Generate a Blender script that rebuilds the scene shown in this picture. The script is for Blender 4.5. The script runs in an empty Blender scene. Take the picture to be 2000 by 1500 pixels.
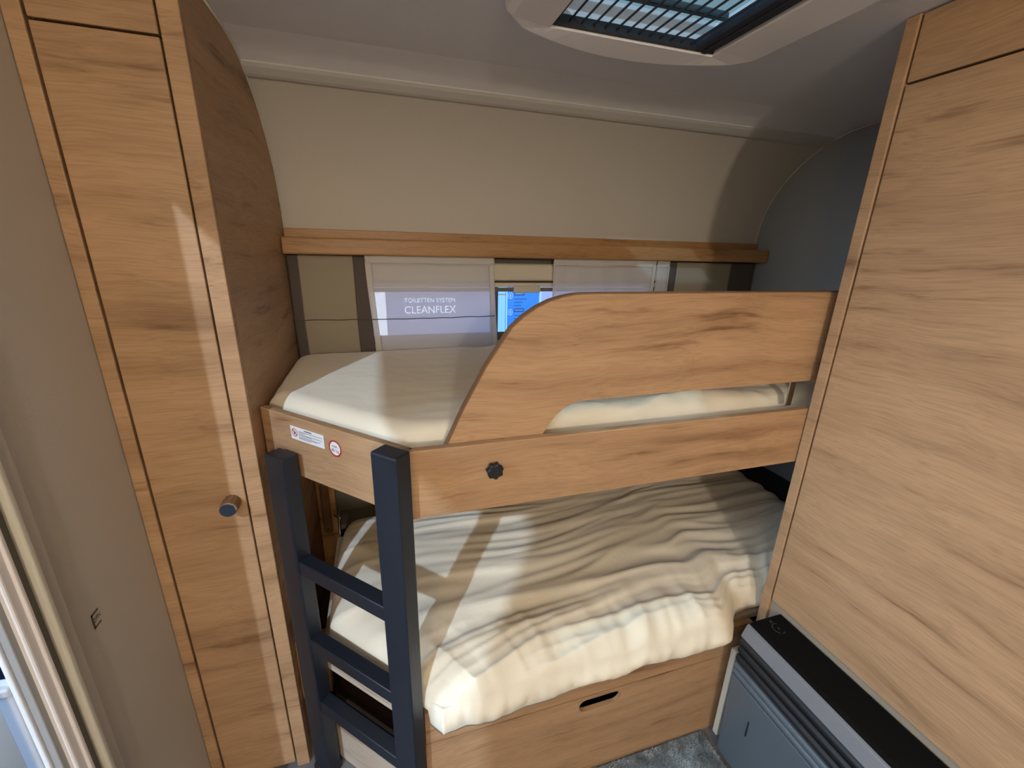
import bpy, bmesh, math, random
from mathutils import Vector, Matrix, noise
random.seed(7)
S = bpy.context.scene
COL = S.collection
# ------------------------------------------------------------------ camera
P_, Y_, R_ = math.radians(17.64), math.radians(17.36), math.radians(1.468)
f = Vector((math.sin(Y_)*math.cos(P_), math.cos(Y_)*math.cos(P_), -math.sin(P_)))
r0 = Vector((math.cos(Y_), -math.sin(Y_), 0)); u0 = r0.cross(f)
r = math.cos(R_)*r0 + math.sin(R_)*u0
u = -math.sin(R_)*r0 + math.cos(R_)*u0
cam = bpy.data.objects.new('camera', bpy.data.cameras.new('camera'))
COL.objects.link(cam)
cam.matrix_world = Matrix(((r.x, u.x, -f.x, 0), (r.y, u.y, -f.y, 0), (r.z, u.z, -f.z, 1.42), (0, 0, 0, 1)))
cam.data.sensor_width = 36; cam.data.lens = 834.3/2000*36
cam.data.clip_start = .02; cam.data.clip_end = 60
S.camera = cam
# ------------------------------------------------------------------ world, lights, exposure
S.view_settings.view_transform = 'Standard'; S.view_settings.look = 'None'
S.view_settings.exposure = 0.14; S.view_settings.gamma = 1
w = bpy.data.worlds.new('hall'); S.world = w; w.use_nodes = True
w.node_tree.nodes['Background'].inputs[0].default_value = (.40, .52, .62, 1)
w.node_tree.nodes['Background'].inputs[1].default_value = .75

def lamp(name, typ, loc, power, color, size=.05, aim=None, spot=None):
    l = bpy.data.lights.new(name, typ); l.energy = power; l.color = color
    if typ == 'AREA': l.size = size
    else: l.shadow_soft_size = size
    if spot: l.spot_size = math.radians(spot); l.spot_blend = .3
    o = bpy.data.objects.new(name, l); COL.objects.link(o); o.location = loc
    if aim is not None:
        d = Vector(aim) - Vector(loc); o.rotation_euler = d.to_track_quat('-Z', 'Y').to_euler()
    return o
BD = Vector((.493, .870, -.645))                       # hall spotlight shining in through the entrance door
T0 = Vector((-.1, .85, 1.0))
lamp('hall_spotlight', 'SPOT', T0 - BD*5.2, 920, (.60, .78, 1.0), .06, T0, 50)
lamp('roof_spotlight', 'SPOT', (.35, .40, 6.2), 480, (.66, .82, 1.0), .10, (.68, .62, .3), 22)
WARM = (1.0, .76, .46); NEUT = (1.0, .88, .74)
lamp('ceiling_light', 'POINT', (-.06, -1.7, 1.72), 46, NEUT, .05)
lamp('entrance_light', 'POINT', (-.30, -.45, 1.74), 6, (1.0, .74, .38), .05)
lamp('lounge_light', 'POINT', (.12, -1.25, 1.6), 12, WARM, .08)
lamp('door_fill_light', 'AREA', (-3.3, -.05, 2.35), 125, (.62, .80, 1.0), 1.7, (.5, .35, .8))  # unseen soft fill, added to cool and brighten the interior through the door

# ------------------------------------------------------------------ materials
MATS = {}
def newmat(name):
    m = bpy.data.materials.new(name); m.use_nodes = True; MATS[name] = m
    nt = m.node_tree; return m, nt, nt.nodes['Principled BSDF']
def plain(name, col, rough=.5, metal=0, spec=.5, bump=0, bscale=200, mottle=0):
    m, nt, b = newmat(name)
    b.inputs['Base Color'].default_value = (*col, 1); b.inputs['Roughness'].default_value = rough
    b.inputs['Metallic'].default_value = metal; b.inputs['Specular IOR Level'].default_value = spec
    tc = nt.nodes.new('ShaderNodeTexCoord')
    if bump:
        n = nt.nodes.new('ShaderNodeTexNoise'); n.inputs['Scale'].default_value = bscale
        n.inputs['Detail'].default_value = 3
        nt.links.new(tc.outputs['Object'], n.inputs['Vector'])
        bp = nt.nodes.new('ShaderNodeBump'); bp.inputs['Strength'].default_value = bump; bp.inputs['Distance'].default_value = .002
        nt.links.new(n.outputs['Fac'], bp.inputs['Height']); nt.links.new(bp.outputs['Normal'], b.inputs['Normal'])
    if mottle:
        n = nt.nodes.new('ShaderNodeTexNoise'); n.inputs['Scale'].default_value = 9; n.inputs['Detail'].default_value = 4
        nt.links.new(tc.outputs['Object'], n.inputs['Vector'])
        cr = nt.nodes.new('ShaderNodeValToRGB')
        cr.color_ramp.elements[0].color = (*[c*(1-mottle) for c in col], 1); cr.color_ramp.elements[0].position = .3
        cr.color_ramp.elements[1].color = (*[min(1, c*(1+mottle)) for c in col], 1); cr.color_ramp.elements[1].position = .7
        nt.links.new(n.outputs['Fac'], cr.inputs['Fac']); nt.links.new(cr.outputs['Color'], b.inputs['Base Color'])
    return m
def emit(name, col, s):
    m, nt, b = newmat(name)
    b.inputs['Base Color'].default_value = (*[c*.3 for c in col], 1)
    b.inputs['Emission Color'].default_value = (*col, 1); b.inputs['Emission Strength'].default_value = s
    return m
def wood(name, axis, light=(.47, .295, .165), dark=(.295, .172, .092), rough=.5, amount=1.0):
    m, nt, b = newmat(name); N = nt.nodes; L = nt.links
    tc = N.new('ShaderNodeTexCoord'); oi = N.new('ShaderNodeObjectInfo')
    rot = N.new('ShaderNodeMapping')
    if axis == 'Y': rot.inputs['Rotation'].default_value = (0, 0, math.radians(90))
    if axis == 'D': rot.inputs['Rotation'].default_value = (0, 0, math.radians(45))
    if axis == 'Z': rot.inputs['Rotation'].default_value = (0, math.radians(90), 0)
    L.new(tc.outputs['Object'], rot.inputs['Vector'])
    off = N.new('ShaderNodeVectorMath'); off.operation = 'MULTIPLY_ADD'
    off.inputs[1].default_value = (7.3, 3.1, 5.7)
    cmb = N.new('ShaderNodeCombineXYZ')
    for i in range(3): L.new(oi.outputs['Random'], cmb.inputs[i])
    L.new(cmb.outputs[0], off.inputs[0]); L.new(rot.outputs[0], off.inputs[2])
    wn = N.new('ShaderNodeTexNoise'); wn.inputs['Scale'].default_value = 3.5; wn.inputs['Detail'].default_value = 2
    L.new(off.outputs[0], wn.inputs['Vector'])
    wv = N.new('ShaderNodeVectorMath'); wv.operation = 'MULTIPLY_ADD'; wv.inputs[1].default_value = (.0, .05, .05)
    L.new(wn.outputs['Color'], wv.inputs[0]); L.new(off.outputs[0], wv.inputs[2])
    def streak(sx, sa, det, rgh=.55):
        mp = N.new('ShaderNodeMapping'); mp.inputs['Scale'].default_value = (sx, sa, sa)
        L.new(wv.outputs[0], mp.inputs['Vector'])
        n = N.new('ShaderNodeTexNoise'); n.inputs['Scale'].default_value = 1; n.inputs['Detail'].default_value = det
        n.inputs['Roughness'].default_value = rgh
        L.new(mp.outputs[0], n.inputs['Vector']); return n.outputs['Fac']
    broad = streak(1.6, 17, 5); fine = streak(9, 330, 3); dk = streak(3.2, 34, 4, .65)
    cr = N.new('ShaderNodeValToRGB'); e = cr.color_ramp.elements
    e[0].position = .30; e[0].color = (*dark, 1); e[1].position = .60; e[1].color = (*light, 1)
    mid = e.new(.42); mid.color = (*[.62*a+.38*c for a, c in zip(light, dark)], 1)
    L.new(broad, cr.inputs['Fac'])
    c2 = N.new('ShaderNodeValToRGB'); e = c2.color_ramp.elements
    e[0].position = .30; e[0].color = (.80, .78, .76, 1); e[1].position = .58; e[1].color = (1.03, 1.03, 1.03, 1)
    L.new(fine, c2.inputs['Fac'])
    m1 = N.new('ShaderNodeMixRGB'); m1.blend_type = 'MULTIPLY'; m1.inputs['Fac'].default_value = .85*amount
    L.new(cr.outputs[0], m1.inputs[1]); L.new(c2.outputs[0], m1.inputs[2])
    c3 = N.new('ShaderNodeValToRGB'); e = c3.color_ramp.elements
    e[0].position = .27; e[0].color = (.55, .47, .40, 1); e[1].position = .40; e[1].color = (1, 1, 1, 1)
    L.new(dk, c3.inputs['Fac'])
    m2 = N.new('ShaderNodeMixRGB'); m2.blend_type = 'MULTIPLY'; m2.inputs['Fac'].default_value = .8*amount
    L.new(m1.outputs[0], m2.inputs[1]); L.new(c3.outputs[0], m2.inputs[2])
    L.new(m2.outputs[0], b.inputs['Base Color'])
    b.inputs['Roughness'].default_value = rough; b.inputs['Specular IOR Level'].default_value = .3
    bp = N.new('ShaderNodeBump'); bp.inputs['Strength'].default_value = .12; bp.inputs['Distance'].default_value = .001
    L.new(fine, bp.inputs['Height']); L.new(bp.outputs[0], b.inputs['Normal'])
    return m
wood('oak_x', 'X'); wood('oak_y', 'Y'); wood('oak_d', 'D', rough=.5)
wood('oak_dark', 'X', (.45, .25, .11), (.31, .16, .065), .4)
wood('oak_pale', 'D', (.62, .52, .42), (.50, .40, .31), .5)
plain('oak_edge', (.19, .095, .045), .5)
plain('dark_brown', (.045, .024, .014), .6)
plain('ceiling_vinyl', (.72, .72, .76), .65, bump=.15, bscale=350)
plain('joint_strip', (.50, .49, .47), .6)
plain('wall_vinyl', (.55, .515, .46), .6, bump=.12, bscale=350)
plain('side_vinyl', (.30, .32, .33), .65, bump=.12, bscale=350)
plain('bead_white', (.62, .60, .52), .4)
plain('white_plastic', (.82, .80, .82), .35)
plain('cream_plastic', (.70, .63, .50), .45)
plain('navy_metal', (.011, .015, .024), .40, 0, .5)
plain('rubber', (.012, .012, .014), .55)
plain('black_gloss', (.006, .006, .007), .55, 0, .08)
plain('silver_band', (.19, .20, .22), .45, .2)
plain('heater_grey', (.15, .19, .23), .32, .4)
plain('heater_black', (.012, .013, .016), .4)
plain('chrome', (.72, .73, .75), .16, 1)
plain('zinc', (.62, .58, .48), .3, 1)
plain('knob_wood', (.20, .105, .045), .4, mottle=.3)
plain('sticker_white', (.80, .82, .86), .4)
plain('print_black', (.03, .03, .05), .5)
plain('print_red', (.45, .02, .02), .45)
plain('print_brown', (.10, .08, .06), .6)
plain('mark_grey', (.10, .10, .11), .4)
plain('recess_tan', (.30, .25, .19), .6)
plain('felt_grey', (.16, .145, .115), .9, bump=.4, bscale=500)
plain('curtain_beige', (.34, .30, .23), .9, bump=.35, bscale=700)
plain('curtain_taupe', (.105, .085, .075), .9, bump=.35, bscale=700)
plain('blind_cream', (.66, .60, .47), .7)
plain('floor_vinyl', (.14, .14, .15), .6, mottle=.2)
plain('carpet_base', (.20, .23, .25), .95)
plain('hall_grey', (.34, .35, .36), .5)
plain('hall_blue', (.40, .56, .85), .5)
plain('hall_navy', (.010, .020, .085), .6)
plain('hall_white', (.72, .76, .84), .5)
plain('hall_dark', (.015, .018, .03), .7)
plain('truss', (.05, .06, .07), .6)
emit('board_lavender', (.40, .50, .88), .95)
emit('board_text', (.85, .90, 1.0), 3.0)
emit('poster_blue', (.035, .27, .95), .95)
emit('poster_navy', (.012, .10, .48), .8)
emit('poster_light', (.45, .75, 1.0), 1.0)
emit('hall_cyan', (.30, .70, 1.0), .95)
# sheet cloth
m, nt, b = newmat('sheet'); b.inputs['Base Color'].default_value = (.83, .765, .62, 1); b.inputs['Roughness'].default_value = .85
b.inputs['Sheen Weight'].default_value = .2
tc = nt.nodes.new('ShaderNodeTexCoord'); n = nt.nodes.new('ShaderNodeTexNoise'); n.inputs['Scale'].default_value = 55; n.inputs['Detail'].default_value = 4
nt.links.new(tc.outputs['Object'], n.inputs['Vector'])
bp = nt.nodes.new('ShaderNodeBump'); bp.inputs['Strength'].default_value = .12; bp.inputs['Distance'].default_value = .004
nt.links.new(n.outputs['Fac'], bp.inputs['Height']); nt.links.new(bp.outputs[0], b.inputs['Normal'])
# sheer net
def sheer(name, alpha, col):
    m, nt, b = newmat(name); out = nt.nodes['Material Output']
    b.inputs['Base Color'].default_value = (*col, 1); b.inputs['Roughness'].default_value = .9
    tr = nt.nodes.new('ShaderNodeBsdfTranslucent'); tr.inputs['Color'].default_value = (*col, 1)
    mx = nt.nodes.new('ShaderNodeMixShader'); mx.inputs[0].default_value = .35
    nt.links.new(b.outputs[0], mx.inputs[1]); nt.links.new(tr.outputs[0], mx.inputs[2])
    tp = nt.nodes.new('ShaderNodeBsdfTransparent'); mx2 = nt.nodes.new('ShaderNodeMixShader')
    tc = nt.nodes.new('ShaderNodeTexCoord'); nz = nt.nodes.new('ShaderNodeTexNoise'); nz.inputs['Scale'].default_value = 900
    nt.links.new(tc.outputs['Object'], nz.inputs['Vector'])
    mr = nt.nodes.new('ShaderNodeMapRange'); mr.inputs['To Min'].default_value = alpha-.06; mr.inputs['To Max'].default_value = alpha+.06
    nt.links.new(nz.outputs['Fac'], mr.inputs['Value']); nt.links.new(mr.outputs[0], mx2.inputs[0])
    nt.links.new(tp.outputs[0], mx2.inputs[1]); nt.links.new(mx.outputs[0], mx2.inputs[2])
    nt.links.new(mx2.outputs[0], out.inputs['Surface'])
sheer('net', .57, (.92, .91, .93)); sheer('net_hem', .88, (.86, .83, .80)); sheer('fly_net', .10, (.03, .035, .05))
def clear(name, col, fac):
    m, nt, b = newmat(name); out = nt.nodes['Material Output']
    b.inputs['Base Color'].default_value = (*col, 1); b.inputs['Roughness'].default_value = .08
    tp = nt.nodes.new('ShaderNodeBsdfTransparent'); tp.inputs[0].default_value = (*col, 1)
    mx = nt.nodes.new('ShaderNodeMixShader'); mx.inputs[0].default_value = fac
    nt.links.new(tp.outputs[0], mx.inputs[1]); nt.links.new(b.outputs[0], mx.inputs[2]); nt.links.new(mx.outputs[0], out.inputs['Surface'])
clear('pane_clear', (.92, .96, 1.0), .05); clear('dome_acrylic', (.56, .72, .74), .12)

# ------------------------------------------------------------------ builders
def mesh_obj(name, verts, faces, mat, parent=None, smooth=False, midx=None):
    me = bpy.data.meshes.new(name); me.from_pydata([tuple(v) for v in verts], [], faces); me.update()
    mats = mat if isinstance(mat, (list, tuple)) else [mat]
    for k in mats: me.materials.append(MATS[k])
    if midx:
        for p, i in zip(me.polygons, midx): p.material_index = i
    if smooth:
        for p in me.polygons: p.use_smooth = True
    o = bpy.data.objects.new(name, me); COL.objects.link(o)
    if parent is not None: attach(o, parent)
    return o
def root_loc(p):
    return Vector(p['_o']) if '_o' in p else Vector((0, 0, 0))
def attach(o, parent):
    o.parent = parent
    o.location = -root_loc(parent)              # meshes are written in room coordinates
    o['_o'] = (0.0, 0.0, 0.0)
def bm_obj(name, bm, mat, parent=None, smooth=False):
    bmesh.ops.recalc_face_normals(bm, faces=bm.faces)
    me = bpy.data.meshes.new(name); bm.to_mesh(me); bm.free()
    for k in (mat if isinstance(mat, (list, tuple)) else [mat]): me.materials.append(MATS[k])
    if smooth:
        for p in me.polygons: p.use_smooth = True
    o = bpy.data.objects.new(name, me); COL.objects.link(o)
    if parent is not None: attach(o, parent)
    return o
def thing(name, label, cat, loc, group=None):
    o = bpy.data.objects.new(name, None); COL.objects.link(o); o.location = loc; o['_o'] = tuple(float(c) for c in loc)
    o.empty_display_size = .05
    return tag(o, label, cat, group)
def tag(o, label, cat, group=None):
    o['label'] = label; o['category'] = cat
    if group: o['group'] = group
    return o
def struct(o, label=None):
    o['kind'] = 'structure'
    if label: o['label'] = label
    return o
def add_obox(bm, c, ax, ay, az, dx, dy, dz, bevel=0, seg=2):
    """box centred at c with unit axes ax, ay, az and full sizes"""
    ax, ay, az = Vector(ax), Vector(ay), Vector(az)
    M = Matrix((( ax.x*dx, ay.x*dy, az.x*dz, c[0]), (ax.y*dx, ay.y*dy, az.y*dz, c[1]), (ax.z*dx, ay.z*dy, az.z*dz, c[2]), (0, 0, 0, 1)))
    g = bmesh.ops.create_cube(bm, size=1, matrix=M)
    if bevel:
        es = list({e for v in g['verts'] for e in v.link_edges})
        bmesh.ops.bevel(bm, geom=es, offset=bevel, segments=seg, affect='EDGES', profile=.5)
def add_box(bm, x0, x1, y0, y1, z0, z1, bevel=0, seg=2):
    add_obox(bm, ((x0+x1)/2, (y0+y1)/2, (z0+z1)/2), (1, 0, 0), (0, 1, 0), (0, 0, 1), x1-x0, y1-y0, z1-z0, bevel, seg)
def box(name, b, mat, parent=None, bevel=.0015, seg=2):
    bm = bmesh.new(); add_box(bm, *b, bevel, seg); return bm_obj(name, bm, mat, parent)
def boxes(name, bs, mat, parent=None, bevel=0):
    bm = bmesh.new()
    for b in bs: add_box(bm, *b, bevel)
    return bm_obj(name, bm, mat, parent)
def add_tube(bm, pts, rad, n=10, closed=False):
    rings = []
    pts = [Vector(p) for p in pts]
    for i, p in enumerate(pts):
        t = (pts[min(i+1, len(pts)-1)] - pts[max(i-1, 0)]).normalized()
        a = t.orthogonal().normalized() if i == 0 else (a - t*a.dot(t)).normalized()
        bq = t.cross(a)
        rings.append([bm.verts.new(p + (a*math.cos(2*math.pi*k/n) + bq*math.sin(2*math.pi*k/n))*rad) for k in range(n)])
    for A, B in zip(rings, rings[1:]):
        for k in range(n): bm.faces.new((A[k], A[(k+1) % n], B[(k+1) % n], B[k]))
    bm.faces.new(rings[0][::-1]); bm.faces.new(rings[-1])
def tube(name, pts, rad, mat, parent=None, n=10):
    bm = bmesh.new(); add_tube(bm, pts, rad, n); return bm_obj(name, bm, mat, parent, True)
def add_cyl(bm, c, axis, rad, h, n=24, rad2=None, lobes=0, depth=0):
    ax = Vector(axis).normalized(); a = ax.orthogonal().normalized(); bq = ax.cross(a); c = Vector(c)
    rr = lambda k, q: q*(1 + depth*math.cos(lobes*2*math.pi*k/n)) if lobes else q
    A = [bm.verts.new(c + (a*math.cos(2*math.pi*k/n) + bq*math.sin(2*math.pi*k/n))*rr(k, rad)) for k in range(n)]
    B = [bm.verts.new(c + ax*h + (a*math.cos(2*math.pi*k/n) + bq*math.sin(2*math.pi*k/n))*rr(k, rad2 or rad)) for k in range(n)]
    for k in range(n): bm.faces.new((A[k], A[(k+1) % n], B[(k+1) % n], B[k]))
    bm.faces.new(A[::-1]); bm.faces.new(B)
def add_prism(bm, poly, axis, a0, a1):
    """extrude a 2D polygon; axis 0: poly=(y,z), 1: poly=(x,z), 2: poly=(x,y)"""
    def P(q, a):
        return {0: (a, q[0], q[1]), 1: (q[0], a, q[1]), 2: (q[0], q[1], a)}[axis]
    A = [bm.verts.new(P(q, a0)) for q in poly]; B = [bm.verts.new(P(q, a1)) for q in poly]
    n = len(poly)
    fs = [bm.faces.new((A[i], A[(i+1) % n], B[(i+1) % n], B[i])) for i in range(n)]
    fs += [bm.faces.new(A[::-1]), bm.faces.new(B)]
    return fs
def prism(name, poly, axis, a0, a1, mat, parent=None):
    bm = bmesh.new(); add_prism(bm, poly, axis, a0, a1); return bm_obj(name, bm, mat, parent)
def text_tris(body, size):
    cu = bpy.data.curves.new('t', 'FONT'); cu.body = body; cu.size = size; cu.align_x = 'CENTER'; cu.align_y = 'CENTER'
    ob = bpy.data.objects.new('t', cu); COL.objects.link(ob)
    dg = bpy.context.evaluated_depsgraph_get(); dg.update()
    me = ob.evaluated_get(dg).to_mesh()
    vs = [v.co.copy() for v in me.vertices]; fs = [list(p.vertices) for p in me.polygons]
    ob.evaluated_get(dg).to_mesh_clear(); bpy.data.objects.remove(ob); bpy.data.curves.remove(cu)
    return vs, fs
class Flat:
    """flat print on a plane: origin o, unit right ux, unit up uz, normal n (towards the viewer)"""
    def __init__(s, o, ux, uz, n): s.o, s.ux, s.uz, s.n = map(Vector, (o, ux, uz, n)); s.v = []; s.f = []; s.m = []
    def pt(s, a, b, lift): return s.o + s.ux*a + s.uz*b + s.n*lift
    def poly(s, pts, mi, lift=0.0):
        k = len(s.v); s.v += [s.pt(a, b, lift) for a, b in pts]; s.f.append(list(range(k, k+len(pts)))); s.m.append(mi)
    def rect(s, a0, a1, b0, b1, mi, lift=0.0): s.poly([(a0, b0), (a1, b0), (a1, b1), (a0, b1)], mi, lift)
    def ring(s, a, b, r1, r2, mi, lift, n=36, t0=0, t1=2*math.pi, sy=1):
        for i in range(n):
            p, q = t0+(t1-t0)*i/n, t0+(t1-t0)*(i+1)/n
            s.poly([(a+r1*math.cos(p), b+sy*r1*math.sin(p)), (a+r2*math.cos(p), b+sy*r2*math.sin(p)), (a+r2*math.cos(q), b+sy*r2*math.sin(q)), (a+r1*math.cos(q), b+sy*r1*math.sin(q))], mi, lift)
    def disc(s, a, b, rr, mi, lift, n=36): s.poly([(a+rr*math.cos(2*math.pi*i/n), b+rr*math.sin(2*math.pi*i/n)) for i in range(n)], mi, lift)
    def text(s, body, size, a, b, mi, lift, sx=1):
        vs, fs = text_tris(body, size); k = len(s.v)
        s.v += [s.pt(a+v.x*sx, b+v.y, lift) for v in vs]
        for q in fs: s.f.append([k+i for i in q]); s.m.append(mi)
    def build(s, name, mats, parent=None): return mesh_obj(name, s.v, s.f, mats, parent, midx=s.m)

# ------------------------------------------------------------------ dimensions (metres, floor z = 0)
XL, XR, YR, ZC = -.509, 1.622, 1.606, 1.85
YB = -2.6                                                # far end of the caravan behind the camera
YF, XS = .96, -.277                                       # wardrobe front and side
XC = .983                                                # face of the tall cabinet
YP = .7215                                               # front of the bunks
PROF = [(1.345, 1.822), (1.40, 1.794), (1.45, 1.761), (1.50, 1.716), (1.54, 1.667), (1.572, 1.61), (1.592, 1.55), (1.602, 1.49), (1.606, 1.43)]
HX0, HX1, HY0, HY1 = .335, .745, .53, .95                  # roof hatch cut-out
# ------------------------------------------------------------------ setting
struct(boxes('floor', [(XL-.04, XR+.04, YB, YR+.04, -.05, 0)], 'floor_vinyl'))
cl = boxes('ceiling', [(XL, HX0, YB, 1.20, ZC, ZC+.03), (HX1, XR, YB, 1.20, ZC, ZC+.03), (HX0, HX1, YB, HY0, ZC, ZC+.03), (HX0, HX1, HY1, 1.20, ZC, ZC+.03)], 'ceiling_vinyl')
struct(cl)
def smooth_prof(p, n=6):
    out = []
    for i in range(len(p)-1):
        p0, p1, p2, p3 = [Vector((*p[max(0, min(len(p)-1, j))], 0)) for j in (i-1, i, i+1, i+2)]
        for k in range(n):
            t = k/n
            q = .5*((2*p1) + (p2-p0)*t + (2*p0-5*p1+4*p2-p3)*t*t + (3*p1-p0-3*p2+p3)*t**3)
            out.append((q.x, q.y))
    return out + [p[-1]]
CURVE = smooth_prof([(1.20, ZC), (1.27, 1.843), (1.31, 1.834)] + PROF)
def sheet_profile(name, pts, mat, th=.02):
    bm = bmesh.new(); outer = []
    for i, p in enumerate(pts):
        a, c = pts[max(i-1, 0)], pts[min(i+1, len(pts)-1)]
        t = Vector((c[0]-a[0], c[1]-a[1])).normalized(); outer.append((p[0]-t.y*th, p[1]+t.x*th))
    add_prism(bm, pts + outer[::-1], 0, XL, XR)
    o = bm_obj(name, bm, mat); return o
ci = min(range(len(CURVE)), key=lambda i: abs(CURVE[i][0]-1.345))
cc = sheet_profile('ceiling_cove', CURVE[:ci+1], 'ceiling_vinyl'); attach(cc, cl)
struct(sheet_profile('wall_rear_upper', CURVE[ci:], 'wall_vinyl'), 'cream curved upper wall above the window')
# bead strip over the joint
jy, jz = CURVE[ci]
strip = [(jy-.016, jz+.011), (jy-.018, jz+.004), (jy-.010, jz-.003), (jy+.008, jz-.013), (jy+.018, jz-.0165), (jy+.019, jz-.010)]
struct(prism('trim_1', strip, 0, XS, XR, 'joint_strip'), 'pale joint strip running along the ceiling bend')
WX0, WX1, WZ0, WZ1 = -.03, 1.12, 1.075, 1.335             # window cut-out
struct(boxes('wall_rear', [(XL, WX0, YR, YR+.035, 0, 1.44), (WX1, XR, YR, YR+.035, 0, 1.44), (WX0, WX1, YR, YR+.035, 0, WZ0), (WX0, WX1, YR, YR+.035, WZ1, 1.44)], 'felt_grey'))
struct(boxes('wall_right', [(XR, XR+.035, YB, YR+.03, 0, ZC+.02)], 'side_vinyl'))
DY0, DY1, DZ = -.40, .678, 1.735                          # entrance opening
struct(boxes('wall_left', [(XL-.035, XL, DY1, YR+.03, 0, ZC+.02), (XL-.035, XL, YB, DY0, 0, ZC+.02), (XL-.035, XL, DY0, DY1, DZ, ZC+.02)], 'wall_vinyl'))
struct(boxes('wall_front', [(XL, XR, YB-.03, YB, 0, ZC+.02)], 'wall_vinyl'))
def arc_bead(name, x, pts, label):
    struct(tube(name, [(x, p[0]-.002, p[1]-.003) for p in pts], .0026, 'bead_white', n=6), label)
arc_bead('trim_2', XS+.001, [(1.05, ZC)]+CURVE, 'thin pale bead along the curved wardrobe edge')
arc_bead('trim_3', XR-.002, [(.75, ZC)]+CURVE, 'thin pale bead round the arched side wall')
# entrance frame: stepped profile of the door surround
df = struct(box('door_1', (XL-.012, XL+.010, .684, .710, 0, DZ+.095), 'wall_vinyl', None, .004, 3), 'stepped frame of the entrance door')
df['_o'] = (0., 0., 0.)
box('frame_bead', (XL-.012, XL+.016, .672, .684, 0, DZ+.083), 'bead_white', df, .004, 3)
box('frame_channel', (XL-.012, XL+.004, .655, .672, 0, DZ+.066), 'felt_grey', df, .001)
box('frame_lip', (XL-.012, XL+.010, .648, .655, 0, DZ+.06), 'white_plastic', df, .002)
box('frame_rail', (XL-.012, XL+.006, .632, .650, 0, DZ+.05), 'white_plastic', df, .004, 3)
box('frame_rebate', (XL-.012, XL-.002, .622, .634, 0, DZ), 'hall_grey', df, .002, 3)
box('jamb', (XL-.019, XL-.012, .618, .637, 0, DZ+.02), 'hall_white', df, .002, 3)
box('header', (XL-.001, XL+.010, DY0-.06, .684, DZ+.045, DZ+.095), 'wall_vinyl', df, .004, 3)
box('header_rail', (XL-.034, XL+.006, DY0, .626, DZ, DZ+.045), 'white_plastic', df, .003)
# small printed mark on the wall beside the door
F = Flat((XL+.0006, .767, .787), (0, 1, 0), (0, 0, 1), (1, 0, 0))
for a0, a1, b0, b1 in ((-.010, .010, .0105, .0145), (-.010, .010, -.0145, -.0115), (-.010, -.0065, -.0145, .0145)): F.rect(a0, a1, b0, b1, 0)
F.text('2PN', .0135, .0025, 0, 0, 0, .8)
tag(F.build('wall_mark', ['print_brown']), 'small dark bracketed print on the cream wall beside the entrance door', 'sticker')

# ------------------------------------------------------------------ roof hatch
rh = thing('roof_hatch', 'white framed roof hatch with black pleated fly screen in the ceiling', 'roof hatch', (.54, .74, ZC))
def hatch_outline(grow, n=14):
    pts = []
    x0, x1, y0, y1 = .262-grow, .826+grow, .42-grow, .950+grow
    cx = (x0+x1)/2
    for k in range(n+1):
        t = k/n; pts.append((x0+.03+(x1-x0-.06)*t, y1 + .060*(1-(2*t-1)**2)))
    pts += [(x1, y1-.035), (x1+.004, (y0+y1)/2), (x1, y0+.03), (x1-.03, y0), (cx, y0-.05), (x0+.03, y0), (x0, y0+.03), (x0-.004, (y0+y1)/2), (x0, y1-.035)]
    return pts
bm = bmesh.new(); n0 = None; rings = []
inner = []
for lev, (g, z) in enumerate(((.006, ZC), (.004, ZC-.014), (-.006, ZC-.026))):
    rings.append([bm.verts.new((x, y, z)) for x, y in hatch_outline(g)])
IX0, IX1, IY0, IY1 = .352, .733, .55, .938
def clampi(p):   # project the outline on the inner rectangle
    return (min(max(p[0], IX0), IX1), min(max(p[1], IY0), IY1))
o2 = hatch_outline(-.006); m_ = len(o2)
def inner_pt(p):
    q = clampi(p)
    return q
rings.append([bm.verts.new((*inner_pt(p), ZC-.020)) for p in o2])
rings.append([bm.verts.new((*inner_pt(p), ZC+.03)) for p in o2])
for A, B in zip(rings, rings[1:]):
    for k in range(m_):
        try: bm.faces.new((A[k], A[(k+1) % m_], B[(k+1) % m_], B[k]))
        except ValueError: pass
bmesh.ops.remove_doubles(bm, verts=bm.verts, dist=1e-5)
bm_obj('frame', bm, 'white_plastic', rh)
net = mesh_obj('fly_screen', [(IX0, IY0, ZC-.006), (IX1-.05, IY0, ZC-.006), (IX1-.05, IY1, ZC-.006), (IX0, IY1, ZC-.006)], [[0, 1, 2, 3]], 'fly_net', rh)
x = IX0+.012
while x < IX1-.055:
    box('screen_pleat', (x-.0011, x+.0011, IY0, IY1, ZC-.008, ZC-.0045), 'rubber', rh, 0); x += .0255
for x0, x1, z0, z1 in ((.684, .700, ZC-.016, ZC+.004), (.702, .716, ZC-.018, ZC+.002), (.717, .733, ZC-.012, ZC+.01)):
    box('screen_rail', (x0, x1, IY0, IY1, z0, z1), 'hall_dark', rh, .003, 3)
box('screen_rail', (IX0, IX1, IY1-.006, IY1, ZC-.016, ZC+.004), 'rubber', rh, .001)
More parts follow.
